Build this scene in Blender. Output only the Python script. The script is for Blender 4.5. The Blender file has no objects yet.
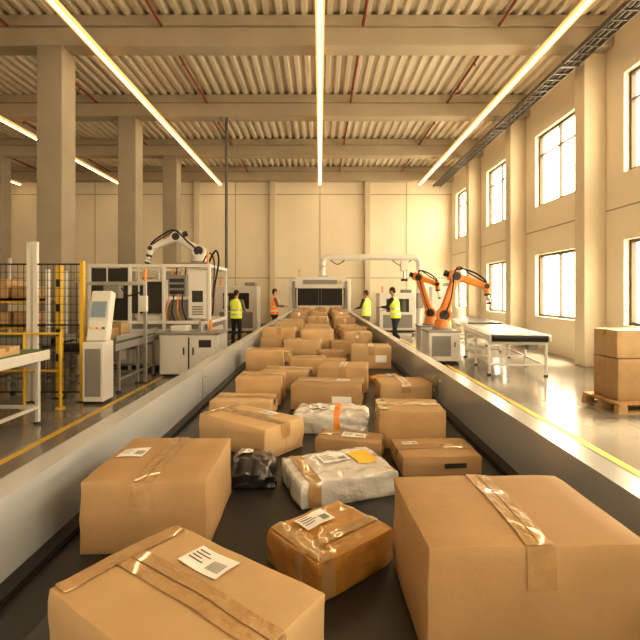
import bpy, bmesh, math, random
import numpy as np
from mathutils import Vector, Matrix, Euler, noise
random.seed(7)
scene = bpy.context.scene
col = scene.collection
PI = math.pi

# ------------------------------------------------------------------ materials
def new_mat(name):
    m = bpy.data.materials.new(name); m.use_nodes = True
    nt = m.node_tree
    return m, nt, nt.nodes['Principled BSDF']
def mat(name, c, rough=0.5, metal=0.0, nscale=0, namt=0.15, bump=0.0, bscale=60, rvar=0.0, coat=0.0, objrand=0.0, bdist=0.002, glow=0.0):
    m, nt, p = new_mat(name)
    p.inputs['Base Color'].default_value = (*c, 1)
    p.inputs['Roughness'].default_value = rough
    p.inputs['Metallic'].default_value = metal
    p.inputs['Coat Weight'].default_value = coat
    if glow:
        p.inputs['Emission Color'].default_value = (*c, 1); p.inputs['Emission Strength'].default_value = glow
    N = nt.nodes; L = nt.links
    tc = N.new('ShaderNodeTexCoord')
    last = None
    if nscale:
        nz = N.new('ShaderNodeTexNoise'); nz.inputs['Scale'].default_value = nscale
        nz.inputs['Detail'].default_value = 6
        L.new(tc.outputs['Object'], nz.inputs['Vector'])
        mx = N.new('ShaderNodeMix'); mx.data_type = 'RGBA'
        mx.inputs['A'].default_value = (*[x*(1-namt) for x in c], 1)
        mx.inputs['B'].default_value = (*[min(1, x*(1+namt)) for x in c], 1)
        L.new(nz.outputs['Fac'], mx.inputs['Factor'])
        last = mx.outputs['Result']
        if rvar:
            mr = N.new('ShaderNodeMapRange')
            mr.inputs['To Min'].default_value = max(0.02, rough-rvar); mr.inputs['To Max'].default_value = rough+rvar
            mr.inputs['From Min'].default_value = 0.3; mr.inputs['From Max'].default_value = 0.7
            L.new(nz.outputs['Fac'], mr.inputs['Value']); L.new(mr.outputs['Result'], p.inputs['Roughness'])
    if objrand and last:
        oi = N.new('ShaderNodeObjectInfo'); hs = N.new('ShaderNodeHueSaturation')
        mr = N.new('ShaderNodeMapRange'); mr.inputs['To Min'].default_value = 1-objrand; mr.inputs['To Max'].default_value = 1+objrand
        L.new(oi.outputs['Random'], mr.inputs['Value']); L.new(mr.outputs['Result'], hs.inputs['Value'])
        L.new(last, hs.inputs['Color']); last = hs.outputs['Color']
    if last: L.new(last, p.inputs['Base Color'])
    if bump:
        nb = N.new('ShaderNodeTexNoise'); nb.inputs['Scale'].default_value = bscale; nb.inputs['Detail'].default_value = 4
        L.new(tc.outputs['Object'], nb.inputs['Vector'])
        b = N.new('ShaderNodeBump'); b.inputs['Strength'].default_value = bump; b.inputs['Distance'].default_value = bdist
        L.new(nb.outputs['Fac'], b.inputs['Height']); L.new(b.outputs['Normal'], p.inputs['Normal'])
    return m

M = {}
M['card'] = mat('cardboard', (0.45, 0.30, 0.155), 0.62, nscale=7, namt=0.18, bump=0.4, bscale=60, objrand=0.17)
M['card2'] = mat('cardboard_pale', (0.51, 0.36, 0.20), 0.62, nscale=7, namt=0.18, bump=0.4, bscale=60, objrand=0.12)
M['card_dark'] = mat('cardboard_seam', (0.16, 0.095, 0.045), 0.9)
M['tape'] = mat('packing_tape', (0.42, 0.28, 0.14), 0.07, nscale=25, namt=0.25, bump=1.0, bscale=38, coat=1.0, bdist=0.004)
M['ink'] = mat('print_ink', (0.03, 0.025, 0.02), 0.6)
M['paper'] = mat('label_paper', (0.84, 0.84, 0.83), 0.4, nscale=8, namt=0.04)
M['orangeprint'] = mat('orange_print', (0.85, 0.30, 0.04), 0.4)
M['yellowprint'] = mat('yellow_print', (0.85, 0.55, 0.05), 0.4)
M['white_poly'] = mat('white_poly_mailer', (0.62, 0.62, 0.61), 0.12, nscale=8, namt=0.2, bump=1.0, bscale=18, coat=1.0, bdist=0.014)
M['amber_poly'] = mat('amber_wrapped_card', (0.46, 0.25, 0.065), 0.12, nscale=9, namt=0.35, bump=1.0, bscale=18, coat=1.0, bdist=0.010)
M['black_poly'] = mat('black_poly_mailer', (0.02, 0.02, 0.022), 0.2, nscale=8, namt=0.2, bump=1.0, bscale=25, coat=0.6, bdist=0.012)
M['yellow_poly'] = mat('yellow_poly', (0.80, 0.40, 0.05), 0.3, nscale=8, namt=0.15, bump=0.8, bscale=20, bdist=0.008)
M['belt'] = mat('rubber_belt', (0.030, 0.030, 0.032), 0.36, nscale=3, namt=0.3, bump=0.15, bscale=300, rvar=0.08)
M['rail'] = mat('painted_rail_metal', (0.55, 0.59, 0.63), 0.20, metal=0.4, nscale=1.2, namt=0.05, bump=0.04, bscale=5)
M['steel'] = mat('brushed_steel', (0.53, 0.54, 0.55), 0.3, metal=0.9, nscale=6, namt=0.1)
M['white'] = mat('white_machine_paint', (0.72, 0.72, 0.70), 0.35, nscale=4, namt=0.05)
M['greym'] = mat('grey_machine_paint', (0.27, 0.27, 0.265), 0.4, nscale=4, namt=0.08)
M['pole'] = mat('dark_grey_paint', (0.12, 0.115, 0.11), 0.4)
M['dark'] = mat('dark_machine_panel', (0.03, 0.03, 0.03), 0.35)
M['glassdark'] = mat('smoked_acrylic', (0.05, 0.05, 0.045), 0.08, coat=0.5)
M['blackr'] = mat('black_rubber', (0.015, 0.015, 0.015), 0.5)
M['yellow'] = mat('safety_yellow', (0.72, 0.47, 0.05), 0.4)
M['green'] = mat('green_belt', (0.08, 0.17, 0.09), 0.45)
M['orange'] = mat('robot_orange', (0.72, 0.25, 0.04), 0.32, nscale=4, namt=0.06, coat=0.3)
M['wood'] = mat('pallet_wood', (0.46, 0.30, 0.15), 0.8, nscale=7, namt=0.25, bump=0.3)
M['concrete'] = mat('concrete', (0.34, 0.31, 0.25), 0.8, nscale=1.3, namt=0.18, bump=0.2, bscale=25)
M['beamc'] = mat('beam_concrete', (0.43, 0.39, 0.31), 0.8, nscale=1.1, namt=0.18, bump=0.2, bscale=20)
M['wall'] = mat('wall_cream', (0.80, 0.745, 0.62), 0.75, nscale=0.8, namt=0.07, bump=0.06, bscale=15)
M['wcol'] = mat('wall_column_plaster', (0.64, 0.58, 0.46), 0.75, nscale=0.8, namt=0.09, bump=0.06, bscale=15)
M['joint'] = mat('wall_joint', (0.40, 0.36, 0.28), 0.8)
M['deck'] = mat('roof_deck_metal', (0.70, 0.655, 0.56), 0.5, metal=0.1, nscale=0.6, namt=0.15)
M['red'] = mat('sprinkler_red', (0.24, 0.06, 0.035), 0.45)
M['frame'] = mat('window_frame_dark', (0.10, 0.075, 0.05), 0.45)
M['line'] = mat('floor_line_yellow', (0.68, 0.47, 0.09), 0.4, nscale=6, namt=0.25)
M['skin'] = mat('skin', (0.55, 0.32, 0.21), 0.5)
M['lips'] = mat('lips', (0.45, 0.18, 0.14), 0.5)
M['hair'] = mat('hair_dark', (0.025, 0.016, 0.012), 0.5, nscale=60, namt=0.4)
M['hair2'] = mat('hair_brown', (0.07, 0.035, 0.018), 0.5, nscale=60, namt=0.4)
M['vesty'] = mat('hi_vis_yellow', (0.74, 0.80, 0.05), 0.6, glow=0.25)  # slight emission brightens the cloth, which is dark against the backlight
M['vesto'] = mat('hi_vis_orange', (0.90, 0.24, 0.03), 0.6, glow=0.25)  # same added emission as the yellow vest, to lift it from the backlight
M['reflect'] = mat('reflective_tape', (0.75, 0.75, 0.72), 0.3)
M['navy'] = mat('navy_cloth', (0.03, 0.035, 0.05), 0.8)
M['greyc'] = mat('grey_cloth', (0.16, 0.15, 0.15), 0.8)
M['shoe'] = mat('shoe_leather', (0.03, 0.025, 0.02), 0.5)

def emis(name, c, s):
    m, nt, p = new_mat(name)
    p.inputs['Base Color'].default_value = (*c, 1)
    p.inputs['Emission Color'].default_value = (*c, 1)
    p.inputs['Emission Strength'].default_value = s
    return m
M['tube'] = emis('led_diffuser', (1.0, 0.70, 0.39), 15)
M['tubehalo'] = emis('led_halo_strip', (1.0, 0.46, 0.13), 1.15)  # orange halo around the tubes, imitated by weakly emissive strips
M['screen'] = emis('screen', (0.20, 0.26, 0.28), 0.15)

# polished floor
def floor_mat():
    m, nt, p = new_mat('polished_concrete_floor'); N = nt.nodes; L = nt.links
    tc = N.new('ShaderNodeTexCoord')
    n1 = N.new('ShaderNodeTexNoise'); n1.inputs['Scale'].default_value = 0.7; n1.inputs['Detail'].default_value = 8
    n2 = N.new('ShaderNodeTexNoise'); n2.inputs['Scale'].default_value = 5; n2.inputs['Detail'].default_value = 5
    L.new(tc.outputs['Object'], n1.inputs['Vector']); L.new(tc.outputs['Object'], n2.inputs['Vector'])
    cr = N.new('ShaderNodeValToRGB')
    cr.color_ramp.elements[0].position = 0.3; cr.color_ramp.elements[0].color = (0.19, 0.185, 0.175, 1)
    cr.color_ramp.elements[1].position = 0.72; cr.color_ramp.elements[1].color = (0.30, 0.29, 0.27, 1)
    L.new(n1.outputs['Fac'], cr.inputs['Fac'])
    br = N.new('ShaderNodeTexBrick'); br.offset = 0
    br.inputs['Scale'].default_value = 1; br.inputs['Brick Width'].default_value = 4; br.inputs['Row Height'].default_value = 4
    br.inputs['Mortar Size'].default_value = 0.008
    br.inputs['Color1'].default_value = (1, 1, 1, 1); br.inputs['Color2'].default_value = (0.93, 0.93, 0.93, 1); br.inputs['Mortar'].default_value = (0.45, 0.45, 0.45, 1)
    L.new(tc.outputs['Object'], br.inputs['Vector'])
    mx = N.new('ShaderNodeMix'); mx.data_type = 'RGBA'; mx.blend_type = 'MULTIPLY'; mx.inputs['Factor'].default_value = 1
    L.new(cr.outputs['Color'], mx.inputs['A']); L.new(br.outputs['Color'], mx.inputs['B'])
    L.new(mx.outputs['Result'], p.inputs['Base Color'])
    mr = N.new('ShaderNodeMapRange'); mr.inputs['To Min'].default_value = 0.10; mr.inputs['To Max'].default_value = 0.28
    L.new(n2.outputs['Fac'], mr.inputs['Value']); L.new(mr.outputs['Result'], p.inputs['Roughness'])
    p.inputs['Coat Weight'].default_value = 0.6; p.inputs['Coat Roughness'].default_value = 0.12
    return m
M['floor'] = floor_mat()
def glass_mat():
    m = bpy.data.materials.new('window_glass'); m.use_nodes = True; nt = m.node_tree; N = nt.nodes; L = nt.links
    for n in list(N): N.remove(n)
    o = N.new('ShaderNodeOutputMaterial'); t = N.new('ShaderNodeBsdfTransparent'); g = N.new('ShaderNodeBsdfGlossy')
    g.inputs['Roughness'].default_value = 0.03; mx = N.new('ShaderNodeMixShader'); mx.inputs[0].default_value = 0.06
    L.new(t.outputs[0], mx.inputs[1]); L.new(g.outputs[0], mx.inputs[2]); L.new(mx.outputs[0], o.inputs[0])
    return m
M['glass'] = glass_mat()

# ------------------------------------------------------------------ builder
class B:
    def __init__(s): s.v = []; s.f = []; s.m = []; s.sm = []; s.mats = []; s.T = Matrix.Identity(4)
    def mi(s, k):
        if k not in s.mats: s.mats.append(k)
        return s.mats.index(k)
    def add(s, vs, fs, k, smooth=False, T=None):
        o = len(s.v); TT = s.T @ T if T is not None else s.T
        s.v += [tuple(TT @ Vector(p)) for p in vs]
        i = s.mi(k)
        for f in fs: s.f.append([a+o for a in f]); s.m.append(i); s.sm.append(smooth)
    def box(s, c, size, k, rot=None, T=None):
        x, y, z = [a/2 for a in size]
        vs = [(-x,-y,-z),(x,-y,-z),(x,y,-z),(-x,y,-z),(-x,-y,z),(x,-y,z),(x,y,z),(-x,y,z)]
        fs = [(0,3,2,1),(4,5,6,7),(0,1,5,4),(1,2,6,5),(2,3,7,6),(3,0,4,7)]
        t = Matrix.Translation(c)
        if rot: t = t @ Euler(rot).to_matrix().to_4x4()
        if T is not None: t = T @ t
        s.add(vs, fs, k, False, t)
    def bb(s, x0, x1, y0, y1, z0, z1, k): s.box(((x0+x1)/2,(y0+y1)/2,(z0+z1)/2),(x1-x0,y1-y0,z1-z0),k)
    def bmadd(s, bm, k, smooth=False, T=None):
        bm.verts.index_update()
        s.add([v.co[:] for v in bm.verts], [[v.index for v in f.verts] for f in bm.faces], k, smooth, T); bm.free()
    def rbox(s, c, size, k, r=0.01, rot=None, seg=2, smooth=False):
        bm = bmesh.new(); bmesh.ops.create_cube(bm, size=1)
        for v in bm.verts: v.co = Vector((v.co.x*size[0], v.co.y*size[1], v.co.z*size[2]))
        bmesh.ops.bevel(bm, geom=bm.edges[:], offset=min(r, min(size)*0.45), segments=seg, profile=0.5, affect='EDGES')
        t = Matrix.Translation(c)
        if rot: t = t @ Euler(rot).to_matrix().to_4x4()
        s.bmadd(bm, k, smooth, t)
    def rb(s, x0, x1, y0, y1, z0, z1, k, r=0.01): s.rbox(((x0+x1)/2,(y0+y1)/2,(z0+z1)/2),(x1-x0,y1-y0,z1-z0),k,r)
    def cyl(s, p1, p2, r1, k, r2=None, n=16, caps=True):
        p1 = Vector(p1); p2 = Vector(p2); r2 = r1 if r2 is None else r2
        d = (p2-p1); q = d.to_track_quat('Z', 'Y').to_matrix()
        vs = []
        for p, r in ((p1, r1), (p2, r2)):
            for i in range(n):
                a = 2*PI*i/n; vs.append(tuple(p + q @ Vector((math.cos(a)*r, math.sin(a)*r, 0))))
        s.add(vs, [(i, (i+1) % n, n+(i+1) % n, n+i) for i in range(n)], k, True)
        if caps:
            s.add(vs, [tuple(range(n-1, -1, -1)), tuple(range(n, 2*n))], k, False)
    def tube(s, pts, r, k, n=8, sub=6):
        P = [Vector(p) for p in pts]; out = []
        for i in range(len(P)-1):
            a = P[max(0, i-1)]; b = P[i]; c = P[i+1]; d = P[min(len(P)-1, i+2)]
            for j in range(sub):
                t = j/sub
                out.append(0.5*((2*b)+(c-a)*t+(2*a-5*b+4*c-d)*t*t+(-a+3*b-3*c+d)*t**3))
        out.append(P[-1])
        vs = []; fs = []
        for i, p in enumerate(out):
            t = (out[min(i+1, len(out)-1)]-out[max(i-1, 0)]).normalized()
            q = t.to_track_quat('Z', 'Y').to_matrix()
            for j in range(n):
                a = 2*PI*j/n; vs.append(tuple(p+q @ Vector((math.cos(a)*r, math.sin(a)*r, 0))))
            if i:
                for j in range(n): fs.append(((i-1)*n+j, (i-1)*n+(j+1) % n, i*n+(j+1) % n, i*n+j))
        s.add(vs, fs, k, True)
    def make(s, name, loc=(0,0,0), rz=0, center=True):
        me = bpy.data.meshes.new(name)
        vs = s.v
        me.from_pydata(vs, [], s.f)
        for k in s.mats: me.materials.append(M[k])
        me.polygons.foreach_set('material_index', s.m)
        me.polygons.foreach_set('use_smooth', s.sm)
        me.update()
        o = bpy.data.objects.new(name, me); col.objects.link(o)
        o.location = loc; o.rotation_euler = (0, 0, rz)
        return o

# ------------------------------------------------------------------ room shell
XR = 6.55; XL = -20.0; YB = 22.4; YF = -8.0; ZC = 7.85
b = B(); b.bb(XL-0.3, XR+0.3, YF-0.3, YB+0.3, -0.2, 0, 'floor'); b.make('floor')

# ceiling corrugated
b = B(); pitch = 0.28; vs = []; fs = []; x = XL; prof = []
while x < XR:
    prof += [(x, 0.0), (x+0.10, 0.0), (x+0.14, 0.09), (x+0.24, 0.09)]; x += pitch
prof = [(min(px, XR+0.0), z) for px, z in prof]
for (px, z) in prof: vs.append((px, YF, ZC+z)); vs.append((px, YB, ZC+z))
for i in range(len(prof)-1): fs.append((2*i, 2*i+1, 2*i+3, 2*i+2))
b.add(vs, fs, 'deck'); b.bb(XL-0.3, XR+0.3, YF-0.3, YB+0.3, ZC+0.1, ZC+0.2, 'deck'); b.make('ceiling')

# right wall with openings
WIN_Y = [(-4.6, -2.3), (-0.6, 1.7), (3.4, 5.7), (7.4, 9.7), (11.4, 13.7), (15.4, 17.7), (19.4, 21.7)]
WIN_Z = [(1.0, 2.85), (4.3, 6.45)]
def wall_with_openings(name, axis, pos, thick, a0, a1, z0, z1, opens):
    b = B()
    def bb(s0, s1, za, zb):
        if s1-s0 < 1e-4 or zb-za < 1e-4: return
        if axis == 'x': b.bb(pos, pos+thick, s0, s1, za, zb, 'wall')
        else: b.bb(s0, s1, pos, pos+thick, za, zb, 'wall')
    cur = a0
    for (s0, s1, zs) in opens:
        bb(cur, s0, z0, z1); zc = z0
        for (za, zb) in zs: bb(s0, s1, zc, za); zc = zb
        bb(s0, s1, zc, z1); cur = s1
    bb(cur, a1, z0, z1)
    return b.make(name)
wall_with_openings('wall_right', 'x', XR, 0.3, YF, YB, 0, ZC+0.09, [(a, c, WIN_Z) for a, c in WIN_Y])
wall_with_openings('wall_back', 'y', YB, 0.3, XL-0.3, XR+0.3, 0, ZC+0.09, [])
FILL_WIN = [(-11, -8, [(3.0, 6.0)]), (-5, -2, [(3.0, 6.0)]), (2, 5, [(3.0, 6.0)])]  # unseen windows behind the camera, added as fill for the boxes' front faces
wall_with_openings('wall_front', 'y', YF-0.3, 0.3, XL-0.3, XR+0.3, 0, ZC+0.09, FILL_WIN)
LW = [(11, 14, [(4.0, 6.4)])]
wall_with_openings('wall_left', 'x', XL-0.3, 0.3, YF, YB, 0, ZC+0.09, LW)

wn = 0
def window(axis, pos, s0, s1, z0, z1, nv=1, nh=1, inward=-1):
    global wn; wn += 1; b = B(); w = 0.07
    def q(a0, a1, za, zb, d0, d1, k):
        if axis == 'x': b.bb(pos+d0, pos+d1, a0, a1, za, zb, k)
        else: b.bb(a0, a1, pos+d0, pos+d1, za, zb, k)
    q(s0, s1, z0, z0+w, -.05, .05, 'frame'); q(s0, s1, z1-w, z1, -.05, .05, 'frame')
    q(s0, s0+w, z0+w, z1-w, -.05, .05, 'frame'); q(s1-w, s1, z0+w, z1-w, -.05, .05, 'frame')
    for i in range(nv):
        c = s0+(s1-s0)*(i+1)/(nv+1); q(c-.025, c+.025, z0+w, z1-w, -.04, .04, 'frame')
    for i in range(nh):
        c = z0+(z1-z0)*(0.72 if nh == 1 else (i+1)/(nh+1)); q(s0+w, s1-w, c-.02, c+.02, -.035, .035, 'frame')
    q(s0+w, s1-w, z0+w, z1-w, -.003, .003, 'glass')
    b.make('window_%d' % wn)
    L = bpy.data.lights.new('portal', 'AREA'); L.shape = 'RECTANGLE'
    L.cycles.is_portal = True
    o = bpy.data.objects.new('window_daylight_portal', L); col.objects.link(o)
    if axis == 'x':
        L.size = z1-z0; L.size_y = s1-s0
        o.location = (pos-inward*0.08, (s0+s1)/2, (z0+z1)/2); o.rotation_euler = (0, PI/2*(1 if inward < 0 else -1), 0)
    else:
        L.size = s1-s0; L.size_y = z1-z0
        o.location = ((s0+s1)/2, pos-inward*0.08, (z0+z1)/2)
        d = Vector((0, inward, 0)); o.rotation_euler = d.to_track_quat('-Z', 'Y').to_euler()
for (a, c) in WIN_Y:
    for (z0, z1) in WIN_Z: window('x', XR+0.17, a, c, z0, z1, 1, 1 if z0 > 3 else 0)
for (a, c, zs) in FILL_WIN: window('y', YF-0.15, a, c, zs[0][0], zs[0][1], 3, 2, inward=1)  # added fill windows, out of view
for (a, c, zs) in LW: window('x', XL-0.15, a, c, zs[0][0], zs[0][1], 3, 1, inward=1)

# wall columns right, beams, left columns
BY = [-5.8, -1.8, 2.2, 6.2, 10.2, 14.2, 18.2, 22.2]
for y in BY[:-1]:
    b = B(); b.rb(XR-0.5, XR, y+0.1, y+0.5, 0, 7.2, 'wcol', 0.02); b.make('wall_column')
for y in BY[:-1]:
    for x in (-6.0, -13.0):
        b = B(); b.rb(x-0.285, x+0.285, y-0.285+0.05, y+0.285+0.05, 0, 7.2, 'concrete', 0.025)
        b.bb(x-0.32, x+0.32, y-0.27, y+0.37, 0, 0.02, 'steel')
        b.make('concrete_column')
for y in BY:
    b = B(); yy = min(y, 22.15)
    b.rb(XL, XR, yy-0.2, yy+0.25, 7.2, 7.62, 'beamc', 0.03)
    b.bb(XL, XR, yy-0.26, yy+0.25, 7.62, 7.85, 'beamc'); b.make('roof_beam')
for x in (-15.5, -9.2, -6.1, -2.35, 2.35):
    b = B(); b.rb(x-0.14, x+0.14, YB-0.2, YB, 0, 7.2, 'wcol', 0.015); b.make('wall_pilaster')
b = B()
for x in (-17.5, -13.3, -11.2, -7.6, -4.2, -0.0, 4.3): b.bb(x-0.015, x+0.015, YB-0.012, YB, 0, 7.2, 'joint')
for z in (2.45, 6.6): b.bb(XL, XR, YB-0.014, YB, z-0.02, z+0.02, 'joint')
b.make('trim_1')
b = B()
for y0, y1 in zip(BY[:-1], BY[1:]):
    b.bb(XR-0.012, XR, y0+0.5, y1+0.1, 3.55, 3.58, 'joint')
b.make('trim_2')
b = B(); b.bb(XL, XR, YB-0.02, YB-0.0, 0, 0.18, 'greym'); b.make('baseboard_back')

# sprinkler pipes (segments between beams)
for x in (-13.5, -10.2, -6.9, -3.5, 0.95, 3.95):
    b = B()
    for y0, y1 in zip(BY[:-1], BY[1:]):
        a0 = y0+0.25; a1 = min(y1, 22.15)-0.27
        b.cyl((x, a0, 7.60), (x, a1, 7.60), 0.032, 'red', n=10)
        for t in (0.3, 0.7):
            yy = a0+(a1-a0)*t
            b.cyl((x, yy, 7.60), (x, yy, 7.85), 0.010, 'steel', n=6)
            b.cyl((x, yy, 7.50), (x, yy, 7.57), 0.018, 'red', n=8)
    b.make('sprinkler_pipe')
# light fixtures
for x in (0, 4.85, -4.85, -9.7, -14.6):
    b = B(); b.bb(x-0.055, x+0.055, -7.0, 21.9, 7.02, 7.07, 'white')
    y = -7.0
    while y < 21.8:
        y1 = min(y+1.7, 21.9)
        b.bb(x-0.04, x+0.04, y+0.0, y1, 6.955, 7.02, 'tube')
        for s in (-1, 1): b.box((x+s*0.064, (y+y1)/2, 6.985), (0.046, y1-y, 0.06), 'tubehalo')  # painted halo strips on both sides of the tube
        y = y1
    for y in BY[:-1]:
        for s in (-0.04, 0.04): b.cyl((x+s, y, 7.07), (x+s, y, 7.195), 0.006, 'steel', n=6)
    b.make('linear_light_fixture')
# cable tray
b = B(); x0, x1 = 5.5, 5.85
for x in (x0, x1): b.bb(x-0.012, x+0.012, -7.5, 21.9, 6.85, 6.95, 'pole')
y = -7.4
while y < 21.9: b.bb(x0, x1, y, y+0.04, 6.86, 6.88, 'pole'); y += 0.3
for i in range(4): b.cyl((x0+0.07+i*0.06, -7.4, 6.905), (x0+0.07+i*0.06, 21.8, 6.905), 0.022, 'greym' if i % 2 else 'blackr', n=6)
for y in BY[:-1]:
    b.bb(x0-0.03, x1+0.03, y-0.02, y+0.02, 6.82, 6.85, 'pole')
    for x in (x0-0.02, x1+0.02): b.cyl((x, y, 6.84), (x, y, 7.195), 0.008, 'steel', n=6)
b.make('cable_tray')
b = B(); b.cyl((-2.95, 14.2, 0), (-2.95, 14.2, 7.2), 0.05, 'pole', n=12); b.bb(-3.07, -2.83, 14.08, 14.32, 0, 0.015, 'steel'); b.bb(-3.05, -2.85, 14.1, 14.3, 7.17, 7.2, 'steel')
b.bb(-3.02, -2.88, 14.08, 14.16, 1.3, 1.6, 'greym'); b.make('conduit_pole')
for x in (-3.2, 3.0):
    b = B(); b.bb(x-0.045, x+0.045, -7.5, 20.5, 0.0, 0.002, 'line'); b.make('floor_marking_line')
b = B(); b.bb(-7.4, -3.25, 12.15, 12.24, 0.0, 0.002, 'line'); b.make('floor_marking_line')

# ------------------------------------------------------------------ main conveyor
BZ = 0.90; CW = 0.86; Y0, Y1 = -1.6, 18.9
b = B()
b.bb(-CW+0.02, CW-0.02, Y0+0.1, Y1-0.1, BZ-0.012, BZ, 'belt')
b.bb(-CW+0.02, CW-0.02, Y0+0.1, Y1-0.1, BZ-0.19, BZ-0.178, 'belt')
for yy in (Y0+0.1, Y1-0.1): b.cyl((-CW+0.02, yy, BZ-0.095), (CW-0.02, yy, BZ-0.095), 0.095, 'belt', n=24)
y = Y0+0.5
while y < Y1-0.3: b.cyl((-CW, y, BZ-0.045), (CW, y, BZ-0.045), 0.03, 'steel', n=10); y += 0.6
for s in (-1, 1):
    def bx(xa, xb, za, zb, k, ya=Y0, yb=Y1):
        b.bb(min(s*xa, s*xb), max(s*xa, s*xb), ya, yb, za, zb, k)
    y = Y0
    while y < Y1-0.05:
        y2 = min(y+2.45, Y1)
        bx(CW, CW+0.035, 0.62, 1.13, 'rail', y+0.002, y2-0.002)
        bx(CW-0.005, CW+0.085, 1.13, 1.15, 'rail', y+0.002, y2-0.002)
        bx(CW+0.070, CW+0.085, 1.07, 1.13, 'rail', y+0.002, y2-0.002)
        bx(CW+0.035, CW+0.07, 0.62, 0.68, 'rail', y+0.002, y2-0.002)
        bx(CW-0.0015, CW, 0.905, 1.13, 'pole', y2-0.006, y2+0.006) if y2 < Y1 else None
        for yy in (y+0.08, y2-0.08):
            for zz in (0.97, 1.07): b.cyl((s*(CW), yy, zz), (s*(CW-0.006), yy, zz), 0.009, 'steel', n=8)
        y = y2
    bx(CW-0.05, CW, BZ+0.003, BZ+0.018, 'blackr')
    bx(CW-0.055, CW-0.045, BZ+0.001, BZ+0.012, 'blackr')
    y = Y0+0.3
    while y < Y1:
        bx(CW+0.0, CW+0.06, 0.02, 0.62, 'greym', y-0.03, y+0.03); bx(CW-0.04, CW+0.10, 0, 0.02, 'steel', y-0.07, y+0.07)
        y += 2.02
y = Y0+0.3
while y < Y1:
    b.bb(-CW, CW, y-0.02, y+0.02, 0.28, 0.34, 'greym'); b.bb(-CW, CW, y-0.02, y+0.02, 0.62, 0.68, 'greym'); y += 2.02
b.rb(0.94, 1.25, 6.0, 6.3, 0.35, 0.7, 'greym', 0.01)
b.make('conveyor_belt')

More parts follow.
